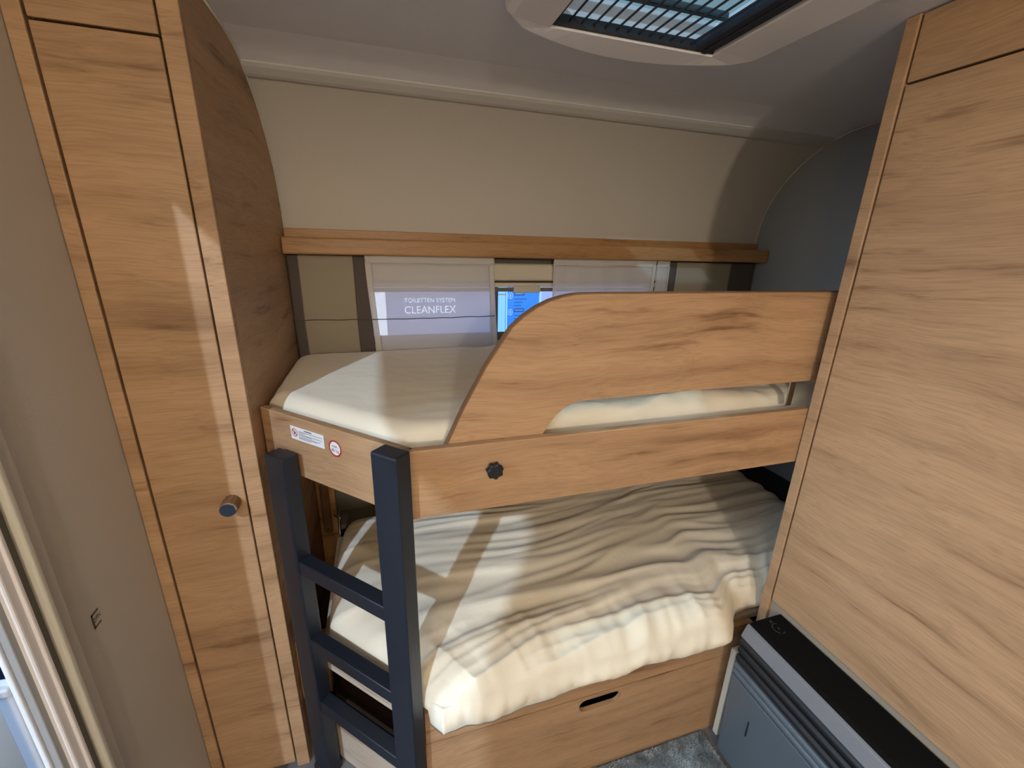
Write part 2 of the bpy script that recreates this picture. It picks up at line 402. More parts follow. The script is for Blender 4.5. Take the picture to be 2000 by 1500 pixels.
# hatch lid above: acrylic dome with a dark surround and a locking bar
gv, gf = [], []
for j in range(13):
    for i in range(13):
        a, b_ = i/12*2-1, j/12*2-1
        gv.append((.543+a*.215, .745+b_*.215, ZC+.042+.085*(1-a**4)*(1-b_**4)))
for j in range(12):
    for i in range(12): k = j*13+i; gf.append([k, k+1, k+14, k+13])
mesh_obj('dome', gv, gf, 'dome_acrylic', rh, True)
box('locking_bar', (IX0, IX1, .900, .916, ZC+.034, ZC+.048), 'truss', rh, .004)
box('locking_bar', (IX0, IX1, .770, .795, ZC+.034, ZC+.050), 'truss', rh, .004)
boxes('lid_collar', [(IX0-.02, IX0, IY0, IY1, ZC+.03, ZC+.042), (IX1, IX1+.02, IY0, IY1, ZC+.03, ZC+.042), (IX0-.02, IX1+.02, IY1, IY1+.02, ZC+.03, ZC+.042), (IX0-.02, IX1+.02, IY0-.02, IY0, ZC+.03, ZC+.042)], 'white_plastic', rh)

# ------------------------------------------------------------------ wardrobe
wd = thing('wardrobe', 'tall narrow oak wardrobe with a round chrome knob beside the bunks', 'wardrobe', (-.39, 1.1, 0))
side = [(YF+.019, 0), (YF+.019, ZC-.001), (1.19, ZC-.001)] + [(p[0]-.003, p[1]-.003) for p in CURVE] + [(YR-.004, 0)]
prism('side_panel', side, 0, XS-.016, XS, 'oak_y', wd)
box('stile', (XS-.032, XS, YF, YF+.019, 0, ZC-.001), 'oak_x', wd, .002)
box('stile', (XL+.001, -.4835, YF, YF+.019, 0, ZC-.001), 'oak_x', wd, .002)
box('gap_shade_board', (XL+.002, XS-.017, YF+.022, YF+.030, 0, ZC-.002), 'dark_brown', wd, 0)  # dark board added behind the door gaps, their shade put into its colour
dr = box('door', (-.4795, -.3125, YF+.001, YF+.019, .02, 1.7315), 'oak_x', wd, .002)
box('top_flap', (-.4795, -.3125, YF+.001, YF+.019, 1.7355, ZC-.004), 'oak_x', wd, .002)
bm = bmesh.new(); add_cyl(bm, (-.339, YF+.002, .872), (0, -1, 0), .0165, .034, 42, .0165, 14, .045); kn = bm_obj('knob', bm, 'knob_wood', dr)
bm = bmesh.new(); add_cyl(bm, (-.339, YF-.032, .872), (0, -1, 0), .0168, .002, 36, .0165); add_cyl(bm, (-.339, YF-.034, .872), (0, -1, 0), .0165, .0015, 36, .0150)
bm_obj('knob_cap', bm, 'chrome', dr)

# ------------------------------------------------------------------ tall cabinet on the right
tc_ = thing('tall_cabinet', 'tall oak cabinet with a large flush door above the heater', 'cabinet', (1.3, .3, 0))
box('stile', (XC, XC+.019, .6935, .7185, .452, ZC-.001), 'oak_y', tc_, .002)
box('end_panel', (XC+.019, XR-.002, .7005, .7185, 0, ZC-.001), 'oak_x', tc_, .001)
box('lower_stile', (XC+.001, XC+.019, .6935, .7185, 0, .452), 'oak_y', tc_, .001)
box('door', (XC+.001, XC+.019, -.32, .6895, .511, 1.7325), 'oak_y', tc_, .002)
box('top_flap', (XC+.001, XC+.019, -.32, .6895, 1.7365, ZC-.004), 'oak_y', tc_, .002)
box('recess_board', (XC+.030, XC+.040, -.32, .700, 0, ZC-.002), 'dark_brown', tc_, 0)
box('recess_front', (XC+.012, XC+.029, -.32, .6934, .40, .5095), 'recess_tan', tc_, 0)
box('near_panel', (XC, XR-.002, -.345, -.325, 0, ZC-.001), 'oak_x', tc_, .001)

# ------------------------------------------------------------------ heater
ht = thing('space_heater', 'dark grey gas space heater with ribbed grille below the cabinet door', 'heater', (.93, .3, 0))
HY = (-.26, .662)
def hprism(name, poly, mat, y0=HY[0], y1=HY[1], bev=.003):
    bm = bmesh.new(); add_prism(bm, poly, 1, y0, y1); bmesh.ops.recalc_face_normals(bm, faces=bm.faces)
    if bev: bmesh.ops.bevel(bm, geom=list(bm.edges), offset=bev, segments=2, affect='EDGES', profile=.5)
    return bm_obj(name, bm, mat, ht)
hprism('body', [(.890, .03), (.992, .03), (.992, .470), (.884, .470)], 'heater_black', HY[0], HY[1]-.004, 0)
tp = hprism('top_cover', [(.884, .470), (.992, .470), (.992, .487), (.896, .487), (.886, .480)], 'black_gloss')
hprism('front_band', [(.8655, .447), (.872, .446), (.890, .468), (.8845, .4845), (.879, .480)], 'silver_band', bev=.0015)
for k in range(3):
    z1 = .443-k*.029; hprism('grille_rib', [(.868, z1-.023), (.888, z1-.023), (.888, z1), (.870, z1), (.8635, z1-.010)], 'heater_black')
for k in range(2):
    z1 = .356-k*.021; hprism('lower_rib', [(.8665, z1-.0175), (.890, z1-.0175), (.890, z1), (.868, z1), (.864, z1-.008)], 'heater_grey')
hprism('front_panel', [(.876, .015), (.895, .015), (.892, .313), (.866, .313)], 'heater_grey')
bm = bmesh.new(); add_obox(bm, (.8688, .585, .205), (1, 0, .03), (0, 1, 0), (0, 0, 1), .004, .003, .055, .001); bm_obj('panel_slot', bm, 'rubber', ht)
box('base', (.893, .985, HY[0]+.01, HY[1]-.01, 0, .03), 'rubber', ht, 0)
F = Flat((.945, .625, .4874), (0, -1, 0), (1, 0, 0), (0, 0, 1))
F.ring(0, 0, .0145, .0158, 0, 0, 20, math.radians(150), math.radians(330)); F.ring(0, 0, .0145, .0158, 0, 0, 5, math.radians(-10), math.radians(30))
F.rect(-.0035, .0035, -.001, .001, 0); F.rect(-.026, -.018, -.0045, -.0025, 0); F.rect(-.027, -.020, -.0005, .0012, 0)
F.build('dial_mark', ['mark_grey'], tp)
# pale strip between the bed and the heater
box('trim_4', (.906, .946, .694, .712, 0, .338), 'cream_plastic', None, .003)
struct(bpy.data.objects['trim_4'], 'cream upright strip between the lower bunk and heater')

# ------------------------------------------------------------------ pelmet shelf
pm = thing('pelmet_shelf', 'long oak pelmet shelf over the curtains', 'shelf', (.67, 1.56, 1.385))
box('front_board', (XS+.001, XR-.001, 1.517, 1.535, 1.386, 1.4375), 'oak_dark', pm, .006, 3)
box('top_board', (XS+.001, XR-.002, 1.535, 1.604, 1.420, 1.4365), 'oak_dark', pm, .001)
box('back_rail', (XS+.001, XR-.002, 1.583, 1.602, 1.4365, 1.464), 'oak_dark', pm, .002)

# ------------------------------------------------------------------ window with roller blind
wn_ = struct(boxes('window_1', [(WX0-.02, WX1+.02, YR-.004, YR+.045, WZ0-.03, WZ0), (WX0-.02, WX1+.02, YR-.004, YR+.045, WZ1, WZ1+.02), (WX0-.02, WX0, YR-.004, YR+.045, WZ0, WZ1), (WX1, WX1+.02, YR-.004, YR+.045, WZ0, WZ1)], 'blind_cream'), 'rear window behind the net curtains')
wn_['_o'] = (0., 0., 0.)
box('pane', (WX0, WX1, YR+.036, YR+.040, WZ0, WZ1), 'pane_clear', wn_, 0)
box('blind_cassette', (WX0-.02, WX1+.02, YR-.035, YR-.005, 1.302, 1.366), 'blind_cream', wn_, .012, 4)
box('blind_shadow_gap', (WX0-.02, WX1+.02, YR-.028, YR-.006, 1.296, 1.302), 'dark_brown', wn_, 0)
box('blind_bar', (WX0-.005, WX1+.005, YR-.024, YR-.010, 1.279, 1.2955), 'cream_plastic', wn_, .002)
box('blind_fabric_edge', (WX0-.005, WX1+.005, YR-.018, YR-.010, 1.262, 1.276), 'felt_grey', wn_, .001)
box('blind_handle', (.49, .598, YR-.032, YR-.020, 1.258, 1.284), 'bead_white', wn_, .003)
box('sill_rail', (WX0-.005, WX1+.005, YR-.020, YR-.002, 1.078, 1.106), 'felt_grey', wn_, .002)

# ------------------------------------------------------------------ curtains
def cloth_strip(name, x0, x1, z0, z1, y, mat, parent, amp=.004, freq=40, seed=0, nx=None, bot=0):
    nx = nx or max(4, int((x1-x0)/.006)); nz = 26
    v, fc = [], []
    for j in range(nz+1):
        t = j/nz
        for i in range(nx+1):
            s = i/nx; x = x0+(x1-x0)*s; z = z0+(z1-z0)*t
            d = amp*(math.sin(x*freq+seed) + .6*math.sin(x*freq*.43+seed*2+z*5))*(.35+.65*(1-t))
            d += .004*noise.noise((x*9+seed, z*9, seed))
            sway = .008*(1-t)*noise.noise((seed, z*3, 1.7)) + bot*(1-t)**1.5
            v.append((x+sway, y+d, z+.004*noise.noise((x*8, seed, 2.0))*(1-t)))
    for j in range(nz):
        for i in range(nx): k = j*(nx+1)+i; fc.append([k, k+1, k+nx+2, k+nx+1])
    o = mesh_obj(name, v, fc, mat, parent, True)
    md = o.modifiers.new('thick', 'SOLIDIFY'); md.thickness = .0012
    return o
ZT = 1.384
c1 = thing('curtain', 'beige blackout curtain with taupe borders next to the wardrobe', 'curtain', (-.15, 1.565, 1.02), 'blackout curtains at the rear window')
cloth_strip('centre_panel', -.243, -.076, 1.0, ZT, 1.568, 'curtain_beige', c1, .002, 18, 1, bot=.003)
cloth_strip('side_border', -.2745, -.243, 1.0, ZT, 1.568, 'curtain_taupe', c1, .002, 18, 1, bot=.003)
cloth_strip('side_border', -.076, -.026, 1.0, ZT, 1.568, 'curtain_taupe', c1, .002, 18, 1, bot=.003)
c2 = thing('curtain', 'beige blackout curtain with taupe borders next to the grey side wall', 'curtain', (1.4, 1.565, 1.02), 'blackout curtains at the rear window')
cloth_strip('centre_panel', 1.20, 1.478, 1.0, ZT-.004, 1.568, 'curtain_beige', c2, .002, 18, 5)
cloth_strip('side_border', 1.148, 1.20, 1.0, ZT-.004, 1.568, 'curtain_taupe', c2, .002, 18, 5)
cloth_strip('side_border', 1.478, 1.60, 1.0, ZT-.004, 1.568, 'curtain_taupe', c2, .002, 18, 5)
def sheer_curtain(label, x0, x1, amp, freq, seed, hemL, hemR, bot=0):
    t = thing('sheer_curtain', label, 'curtain', ((x0+x1)/2, 1.548, 1.02), 'white net curtains at the rear window')
    cloth_strip('net_panel', x0+hemL, x1-hemR, 1.03, ZT-.022, 1.548, 'net', t, amp, freq, seed, bot=bot)
    cloth_strip('top_hem', x0, x1, ZT-.022, ZT+.002, 1.547, 'net_hem', t, amp*.5, freq, seed)
    if hemL: cloth_strip('side_hem', x0, x0+hemL, 1.02, ZT-.018, 1.547, 'net_hem', t, amp*.6, freq, seed, 5, bot)
    if hemR: cloth_strip('side_hem', x1-hemR, x1, 1.02, ZT-.018, 1.547, 'net_hem', t, amp*.6, freq, seed, 5, bot)
    return t
sheer_curtain('flat white net curtain between the beige curtain and the open window gap', -.038, .405, .0012, 12, 2, .020, .018, .018)
sheer_curtain('softly pleated white net curtain above the curved guard board', .636, 1.085, .004, 62, 3, .006, .014)
sheer_curtain('narrow strip of white net beside the taupe curtain border', 1.090, 1.150, .003, 70, 6, .004, .004)
cp = []
for k in range(60):
    x = XS+.003 + (.405-XS)*k/59; cp.append((x, 1.5425+.0015*math.sin(x*30), 1.178+.0025*noise.noise((x*18, 3, 1))-.004*math.sin((k/59)*math.pi)))
tag(tube('tension_wire', cp, .0016, 'curtain_taupe', n=6), 'thin dark cord stretched across the beige and net curtains', 'cord')

# ------------------------------------------------------------------ upper bunk
DD = Vector((.704, -.710, 0)); NN = Vector((-.710, -.704, 0)); ZZ = Vector((0, 0, 1))   # along the slanted end, outwards, up
def dpanel(name, sA, sB, off, depth, z0, z1, mat, parent, bevel=.002):
    """board along the slanted end: s measured from the front corner, off = distance of its front face behind the end plane"""
    C0 = Vector((.0327, .7215, 0)); c = C0 + DD*((sA+sB)/2) - NN*(off+depth/2)
    bm = bmesh.new(); add_obox(bm, (c.x, c.y, (z0+z1)/2), DD, -NN, ZZ, sB-sA, depth, z1-z0, bevel); return bm_obj(name, bm, mat, parent)
ub = thing('upper_bunk', 'upper oak bunk with slanted end panel and curved guard board', 'bunk bed', (.65, 1.1, .92))
box('front_rail', (.0327, XR-.002, YP, YP+.018, .9195, 1.0635), 'oak_x', ub, .002)
ep = dpanel('end_panel', -.437, -.003, 0, .018, .9195, 1.0635, 'oak_d', ub)
bm = bmesh.new(); add_prism(bm, [(.034, .742), (XR-.004, .742), (XR-.004, 1.50), (XS+.003, 1.50), (XS+.003, 1.056)], 2, .925, .943); bm_obj('base_board', bm, 'oak_x', ub)
# guard board outline (x, z)
G = [(.095, .97), (.101, 1.057), (.136, 1.132), (.180, 1.213), (.227, 1.283), (.250, 1.303), (.275, 1.319), (.300, 1.3305), (.324, 1.337), (.345, 1.341), (.365, 1.3425), (.40, 1.343)]
G = [(g[0]*1.008, 1.42+(g[1]-1.42)*1.008) for g in G]
GB = [(.448, 1.131), (.41, 1.1315), (.375, 1.129), (.355, 1.124), (.338, 1.115), (.323, 1.102), (.308, 1.083), (.292, 1.057), (.280, 1.03), (.272, .97)]
GB = [(g[0]*1.008, 1.42+(g[1]-1.42)*1.008) for g in GB]
outl = G + [(XR-.004, 1.342), (XR-.004, 1.130)] + GB
bm = bmesh.new(); add_prism(bm, outl, 1, YP+.0190, YP+.0365); gb = bm_obj('guard_board', bm, 'oak_x', ub)
bm = bmesh.new(); add_tube(bm, [(p[0]-.0005, YP+.0277, p[1]+.0005) for p in G+[(XR-.004, 1.3425)]], .0091, 8)
bmesh.ops.scale(bm, vec=(1, 1, 1), verts=bm.verts); eb = bm_obj('edge_band', bm, 'oak_edge', gb, True)
for v in eb.data.vertices: v.co.y = min(max(v.co.y, YP+.0186), YP+.0369)
# flatten the band on to the board's narrow edge
pts = G+[(XR-.004, 1.3425)]
bm = bmesh.new(); ring = []
for i, p in enumerate(pts):
    a, c = pts[max(i-1, 0)], pts[min(i+1, len(pts)-1)]; t = Vector((c[0]-a[0], c[1]-a[1])).normalized(); nx_, nz_ = -t.y, t.x
    ring.append([bm.verts.new((p[0]+nx_*q, yy, p[1]+nz_*q)) for yy, q in ((YP+.0187, -.0015), (YP+.0187, .0012), (YP+.0368, .0012), (YP+.0368, -.0015))])
for A, B in zip(ring, ring[1:]):
    for k in range(4): bm.faces.new((A[k], A[(k+1) % 4], B[(k+1) % 4], B[k]))
bm.faces.new(ring[0]); bm.faces.new(ring[-1][::-1]); bmesh.ops.recalc_face_normals(bm, faces=bm.faces)
bm.to_mesh(eb.data); bm.free()
for p in eb.data.polygons: p.use_smooth = False
bm = bmesh.new(); add_cyl(bm, (.192, YP, 1.0095), (0, -1, 0), .007, .006, 16); add_cyl(bm, (.192, YP-.006, 1.0095), (0, -1, 0), .0155, .010, 56, None, 7, .10); add_cyl(bm, (.192, YP-.016, 1.0095), (0, -1, 0), .0150, .002, 56, .012, 7, .10)
k_ = bm_obj('star_knob', bm, 'rubber', ub)
box('guard_bracket', (.955, .975, YP+.0366, YP+.0400, 1.06, 1.125), 'zinc', ub, .002)
# stickers on the slanted end
C0 = Vector((.0327, .7215, 0))
def on_end(s, z): q = C0 + DD*s + NN*.0006; return (q.x, q.y, z)
F = Flat(on_end(-.282, 1.0265), DD, ZZ, NN)
F.rect(-.053, .053, -.0155, .0155, 0)
F.ring(-.040, .001, .0078, .0095, 1, .0002); F.poly([(-.0465, .0055), (-.045, .007), (-.0335, -.0035), (-.035, -.005)], 1, .0003)
F.rect(-.043, -.0405, -.004, .0055, 2, .0002); F.rect(-.0385, -.0365, -.003, .004, 2, .0002)
F.rect(-.008, .016, .0098, .0118, 2, .0002)
for zz, l in ((.0065, .048), (.0038, -.006), (.0003, .046), (-.0022, .016), (-.0056, .042), (-.0081, .030), (-.0106, .012)): F.rect(-.027, l, zz-.0005, zz+.0005, 2, .0002)
F.build('warning_sticker', ['sticker_white', 'print_red', 'print_black'], ep)
F = Flat(on_end(-.197, 1.0205), DD, ZZ, NN)
F.disc(0, 0, .0185, 0, 0); F.ring(0, 0, .0150, .0185, 1, .0002)
F.text('max.', .0095, 0, .0050, 2, .0002); F.text('80 kg', .0100, 0, -.0052, 2, .0002)
F.build('load_sticker', ['sticker_white', 'print_red', 'print_black'], ep)

# ------------------------------------------------------------------ mattresses
def mattress(name, xl, xr, y0, y1, ztop, zbot, rad, wr, hem, label, nx=250, ny=130, drop=.045):
    """plan is monotone in y: left edge xl(y), right edge xr; wr(x, y) wrinkles, hem(x) drop of the front edge"""
    def ease(t, n):      # denser rows near both ends
        return t - .55*math.sin(2*math.pi*t)/(2*math.pi)
    v, fc = [], []
    XLm = min(xl(y0), xl(y1))
    for j in range(ny+1):
        ty = ease(j/ny, 1); y = y0+(y1-y0)*ty
        x0 = xl(y)
        for i in range(nx+1):
            tx = ease(i/nx, 1); x = x0+(xr-x0)*tx
            e = 1e-3; sl = (xl(y+e)-xl(y-e))/(2*e)
            dl = (x-x0)/math.sqrt(1+sl*sl); dr_ = xr-x; df_ = y-y0; db = y1-y
            k = 70.0
            d = -math.log(sum(math.exp(-k*max(q, 0)) for q in (dl, dr_, df_, db)))/k
            d = max(d, 0)
            z = ztop
            if d < rad: z = ztop - drop*(1 - math.sqrt(max(1-(1-d/rad)**2, 0)))
            wgt = min(1, d/.03+.6)
            z += wr(x, y)*wgt
            v.append((x, y, z))
    W = nx+1
    for j in range(ny):
        for i in range(nx): k = j*W+i; fc.append([k, k+1, k+W+1, k+W])
    ring = [i for i in range(W)] + [j*W+nx for j in range(1, ny+1)] + [ny*W+i for i in range(nx-1, -1, -1)] + [j*W for j in range(ny-1, 0, -1)]
    prev = ring; steps = 5; cx, cy = (xl(y1)+xr)/2, (y0+y1)/2
    tops = [v[q] for q in ring]
    nr = []
    for q in tops:
        nr.append(Vector((q[0]-cx, (q[1]-cy)*3, 0)).normalized())
    for s in range(1, steps+1):
        t = s/steps; cur = []
        for q, nvec in zip(tops, nr):
            zb = hem(q[0], q[1]) if hem else zbot
            bul = .012*math.sin(math.pi*t) - (.010*t if not hem else 0)
            wv_ = (.009*noise.noise((q[0]*16, q[1]*16, t*1.2)) + .005*noise.noise((q[0]*45, q[1]*45, t*1.5)))*math.sin(math.pi*min(t, .85))
            front = abs(q[1]-y0) < 1e-6
            yy = q[1] - (bul+wv_ if front else 0); xx = q[0]
            if not front: xx += nvec.x*(bul*.5); yy += nvec.y*bul*.3
            v.append((xx, yy, q[2]+(zb-q[2])*t)); cur.append(len(v)-1)
        n_ = len(cur)
        for k in range(n_): fc.append([prev[(k+1) % n_], prev[k], cur[k], cur[(k+1) % n_]])
        prev = cur
    if hem:                  # the sheet tucks under to the flat underside
        cur = []
        for q, nvec in zip(tops, nr):
            v.append((q[0]-nvec.x*.035, q[1]-nvec.y*.040, .438)); cur.append(len(v)-1)
        n_ = len(cur)
        for k in range(n_): fc.append([prev[(k+1) % n_], prev[k], cur[k], cur[(k+1) % n_]])
        prev = cur
    fc.append(prev[::-1])
    if hem:                  # the front edge steps back where the tall cabinet stands
        def stepback(q):
            t = min(1, max(0, (q[0]-.815)/.12)); t = t*t*(3-2*t)
            return (q[0], q[1] + t*.075*max(0, (y1-q[1])/(y1-y0)), q[2])
        v = [stepback(q) for q in v]
    o = mesh_obj(name, v, fc, 'sheet', None, True)
    return tag(o, label, 'mattress', 'sheeted bunk mattresses')
def ridge(x, y, z): return 1-abs(noise.noise((x, y, z)))*2
def wr_up(x, y):
    a = max(0, min(1, (x-.05)/.35))
    yy = y + .10*noise.noise((x*2.2, y*2.2, 5)) - .22*max(0, .45-x)*(1.1-y)
    w_ = .011*a*max(0, ridge(x*1.5, yy*14, 1)-.25) + .0022*noise.noise((x*5, yy*26, 3))*(.3+.7*a)
    f_ = max(0, 1-(y-.76)/.20)           # puckers gathered along the front rail
    w_ += f_*a*(.016*max(0, ridge(x*6+y*9, y*4, 8)-.3) + .007*max(0, ridge(x*15+y*14, y*5, 18)-.3))
    w_ += .004*noise.noise((x*4, y*4, 9)) + .0012*noise.noise((x*28, y*28, 2))
    return w_
def wr_lo(x, y):
    fx = x-.15*(y-.68)
    yy = y + .09*noise.noise((x*1.8, y*2, 15)) + .30*max(0, .75-x)*max(0, .98-y)
    w_ = .014*max(0, ridge(fx*1.1, yy*12, 11)-.2) + .008*max(0, ridge(fx*2.2, yy*26, 4)-.2) + .0016*noise.noise((x*9, yy*40, 6))
    f_ = max(0, 1-(y-.68)/.22)
    w_ += f_*.024*max(0, ridge(x*5.5+(y-.68)*8*(.6-x), y*2.0, 21)-.3) + f_*.011*max(0, ridge(x*15+(y-.68)*16*(.6-x), y*2.5, 31)-.25) - f_*.008
    return w_*(.35+.65*min(1, max(0, (x+.05)/.3))) + .005*noise.noise((x*3, y*3, 19))
mattress('mattress', lambda y: max(XS+.004, .812-y), XR-.006, .7850, 1.515, 1.078, .945, .045, wr_up, None,
         'cream sheeted mattress on the upper bunk behind the guard board')
def hem_lo(x, y):
    if y < .70:
        base = .408 + .012*min(1, max(0, (x-.25)/.25)) + .014*noise.noise((x*3.1, 0, 2)) + .010*noise.noise((x*11, 0, 4))
        k = max(0, 1-abs(x-.16)/.22); return base - .020*k
    return .435
mattress('mattress', lambda y: max(-.178+.25*max(0, y-1.25)**1.3, .072-.90*(y-.672)), 1.474, .672, 1.40, .522, .42, .10, wr_lo, hem_lo,
         'cream wrinkled sheeted mattress on the lower bunk above the drawer front', drop=.055)

# ------------------------------------------------------------------ lower bunk
lb = thing('lower_bunk', 'lower oak bunk base with a drawer front and oval grip hole', 'bunk bed', (.6, 1.0, 0))
box('front_rail', (.036, .981, YP, YP+.018, .3005, .401), 'oak_x', lb, .002)
# drawer front with a rounded slot
bm = bmesh.new()
X0, X1, Z0, Z1 = .036, .965, .002, .2985
sx0, sx1, sz, sr = .434, .559, .266, .0205
slot = []
for k in range(13): a = math.pi/2 + math.pi*k/12; slot.append((sx0+sr+sr*math.cos(a), sz+sr*math.sin(a)))
for k in range(1, 12): slot.append((sx0+sr+(sx1-sx0-2*sr)*k/12, sz-sr))
for k in range(13): a = -math.pi/2 + math.pi*k/12; slot.append((sx1-sr+sr*math.cos(a), sz+sr*math.sin(a)))
for k in range(1, 12): slot.append((sx1-sr-(sx1-sx0-2*sr)*k/12, sz+sr))
def outer_pt(p):
    c = ((sx0+sx1)/2, sz); dx, dz = p[0]-c[0], p[1]-c[1]
    ts = []
    if dx > 1e-9: ts.append((X1-c[0])/dx)
    if dx < -1e-9: ts.append((X0-c[0])/dx)
    if dz > 1e-9: ts.append((Z1-c[1])/dz)
    if dz < -1e-9: ts.append((Z0-c[1])/dz)
    t = min(ts); return (c[0]+dx*t, c[1]+dz*t)
outer = [outer_pt(p) for p in slot]
loops = []
for y in (YP, YP+.012):
    loops.append(([bm.verts.new((p[0], y, p[1])) for p in slot], [bm.verts.new((p[0], y, p[1])) for p in outer]))
n_ = len(slot)
corners = [(X0, Z1), (X0, Z0), (X1, Z0), (X1, Z1)]
for (a, b_), y in zip(loops, (YP, YP+.012)):
    for k in range(n_):
        k2 = (k+1) % n_; p, q = outer[k], outer[k2]; extra = []
        for c in corners:
            on1 = abs(p[0]-c[0]) < 1e-6 or abs(p[1]-c[1]) < 1e-6; on2 = abs(q[0]-c[0]) < 1e-6 or abs(q[1]-c[1]) < 1e-6
            same = abs(p[0]-q[0]) < 1e-6 or abs(p[1]-q[1]) < 1e-6
            if on1 and on2 and not same: extra.append(bm.verts.new((c[0], y, c[1])))
        bm.faces.new([a[k], b_[k]] + extra + [b_[k2], a[k2]])
for k in range(n_):
    k2 = (k+1) % n_
    bm.faces.new((loops[0][0][k], loops[0][0][k2], loops[1][0][k2], loops[1][0][k]))
add_box(bm, X0, X1, YP, YP+.012, Z0-.001, Z0+.0005); add_box(bm, X0-.0002, X0+.0005, YP, YP+.012, Z0, Z1); add_box(bm, X0, X1, YP, YP+.012, Z1-.0004, Z1+.0002)
bm_obj('drawer_front', bm, 'oak_x', lb)
box('slot_shade_board', (.05, .96, YP+.10, YP+.11, .01, .29), 'dark_brown', lb, 0)  # dark board behind the grip hole, coloured as the unlit storage space
box('corner_post', (.018, .0355, YP+.003, YP+.03, 0, .400), 'dark_brown', lb, 0)
dpanel('end_board', -.330, -.025, .0, .016, .345, .405, 'oak_pale', lb)
bm = bmesh.new(); add_prism(bm, [(.036, .742), (1.478, .742), (1.478, 1.42), (-.20, 1.42), (-.20, .975)], 2, .392, .410); bm_obj('base_board', bm, 'oak_pale', lb)
dpanel('step_edge', -.395, -.025, -.012, .03, .182, .196, 'oak_d', lb)
dpanel('plinth', -.395, -.025, .003, .012, 0, .181, 'oak_pale', lb)
bm = bmesh.new(); add_prism(bm, [(.03, .76), (.03, 1.49), (XS+.002, 1.49), (XS+.002, 1.075)], 2, .165, .180); bm_obj('storage_floor', bm, 'dark_brown', lb)
box('inner_wall', (.031, .045, .76, 1.49, 0, .39), 'dark_brown', lb, 0)
box('side_cleat', (XS+.001, -.200, 1.00, 1.03, .20, .40), 'oak_y', lb, .001)
# post with hinge plate at the back corner, gas strut, dark end box
hb = thing('bunk_hinge_post', 'oak post with bolted hinge plate in the corner under the upper bunk', 'post', (-.245, 1.57, 0))
box('post', (XS+.002, -.212, 1.555, 1.585, .17, .922), 'oak_dark', hb, .002)
box('hinge_plate', (-.262, -.232, 1.547, 1.555, .345, .56), 'knob_wood', hb, .006, 3)
for z in (.527, .365):
    bm = bmesh.new(); add_cyl(bm, (-.247, 1.547, z), (0, -1, 0), .0065, .006, 14, .005); bm_obj('bolt', bm, 'zinc', hb)
gs = thing('gas_strut', 'thin metal strut rod hanging beside the lower mattress', 'strut', (-.20, 1.45, .4))
tube('rod', [(-.196, 1.475, .452), (-.199, 1.44, .20)], .0035, 'zinc', gs, 8)
tube('pin', [(-.212, 1.50, .453), (-.188, 1.465, .456)], .005, 'zinc', gs, 8)
box('ledge_1', (-.205, 1.60, 1.50, 1.604, .385, .404), 'felt_grey', None, .004)
tag(bpy.data.objects['ledge_1'], 'dark felt covered ledge along the rear wall behind the lower mattress', 'ledge'); bpy.data.objects['ledge_1'].name = 'felt_ledge'
eb_ = box('end_box', (1.482, XR-.003, .76, 1.49, 0, .503), 'rubber', None, .004)
tag(eb_, 'black box between the lower mattress and the grey side wall', 'box')

# ------------------------------------------------------------------ ladder
ld = thing('bunk_ladder', 'dark navy metal ladder hooked on the slanted bunk end', 'ladder', (-.13, .81, 0))
L0 = Vector((-.034, .715, 0)); ND = -NN
def lbox(name, s0, s1, d0, d1, z0, z1, mat='navy_metal', bev=.004, lean=0):
    c = L0 + DD*((s0+s1)/2) + ND*((d0+d1)/2); bm = bmesh.new()
    add_obox(bm, (c.x, c.y, (z0+z1)/2), DD, ND, ZZ, s1-s0, d1-d0, z1-z0, bev, 3)
    return bm_obj(name, bm, mat, ld)
lbox('stile', 0, .0600, 0, .038, .012, 1.0765)
lbox('stile', -.3205, -.2605, 0, .038, .012, .988)
for z in (.7295, .5000, .2920): lbox('rung', -.2615, .001, .003, .036, z-.036, z, bev=.003)
lbox('foot', -.3235, -.2575, -.004, .042, 0, .022, 'rubber', .006); lbox('foot', -.003, .063, -.004, .042, 0, .022, 'rubber', .006)

# ------------------------------------------------------------------ carpet
cb = box('carpet_mat', (.075, .868, -.9, .716, .0005, .008), 'carpet_base', None, 0)
tag(cb, 'grey blue deep pile carpet on the floor before the drawer', 'carpet')
# pile: short leaning blades
m, nt, b = newmat('pile'); b.inputs['Roughness'].default_value = .9
oi = nt.nodes.new('ShaderNodeTexCoord'); nz = nt.nodes.new('ShaderNodeTexNoise'); nz.inputs['Scale'].default_value = 28; nz.inputs['Detail'].default_value = 5
nt.links.new(oi.outputs['Object'], nz.inputs['Vector']); cr = nt.nodes.new('ShaderNodeValToRGB')
cr.color_ramp.elements[0].position = .35; cr.color_ramp.elements[0].color = (.16, .19, .21, 1); cr.color_ramp.elements[1].position = .65; cr.color_ramp.elements[1].color = (.55, .60, .62, 1)
nt.links.new(nz.outputs['Fac'], cr.inputs['Fac']); nt.links.new(cr.outputs[0], b.inputs['Base Color'])
pv, pf = [], []
for k in range(42000):
    x = random.uniform(.10, .866); y = random.uniform(.34, .714)
    a = random.uniform(0, 6.283); ln = random.uniform(.007, .014); q = noise.noise((x*14, y*14, 0))
    lx, ly = .006*math.cos(a)+.008*q, .006*math.sin(a)+.006*noise.noise((x*14, y*14, 9)); wv_ = .0011
    k0 = len(pv); ca, sa = math.cos(a)*wv_, math.sin(a)*wv_
    pv += [(x-ca, y-sa, .007), (x+ca, y+sa, .007), (x+lx, min(y+ly, .718), .007+ln)]; pf.append([k0, k0+1, k0+2])
pl = mesh_obj('pile', pv, pf, 'pile', cb); pl['kind'] = 'stuff'

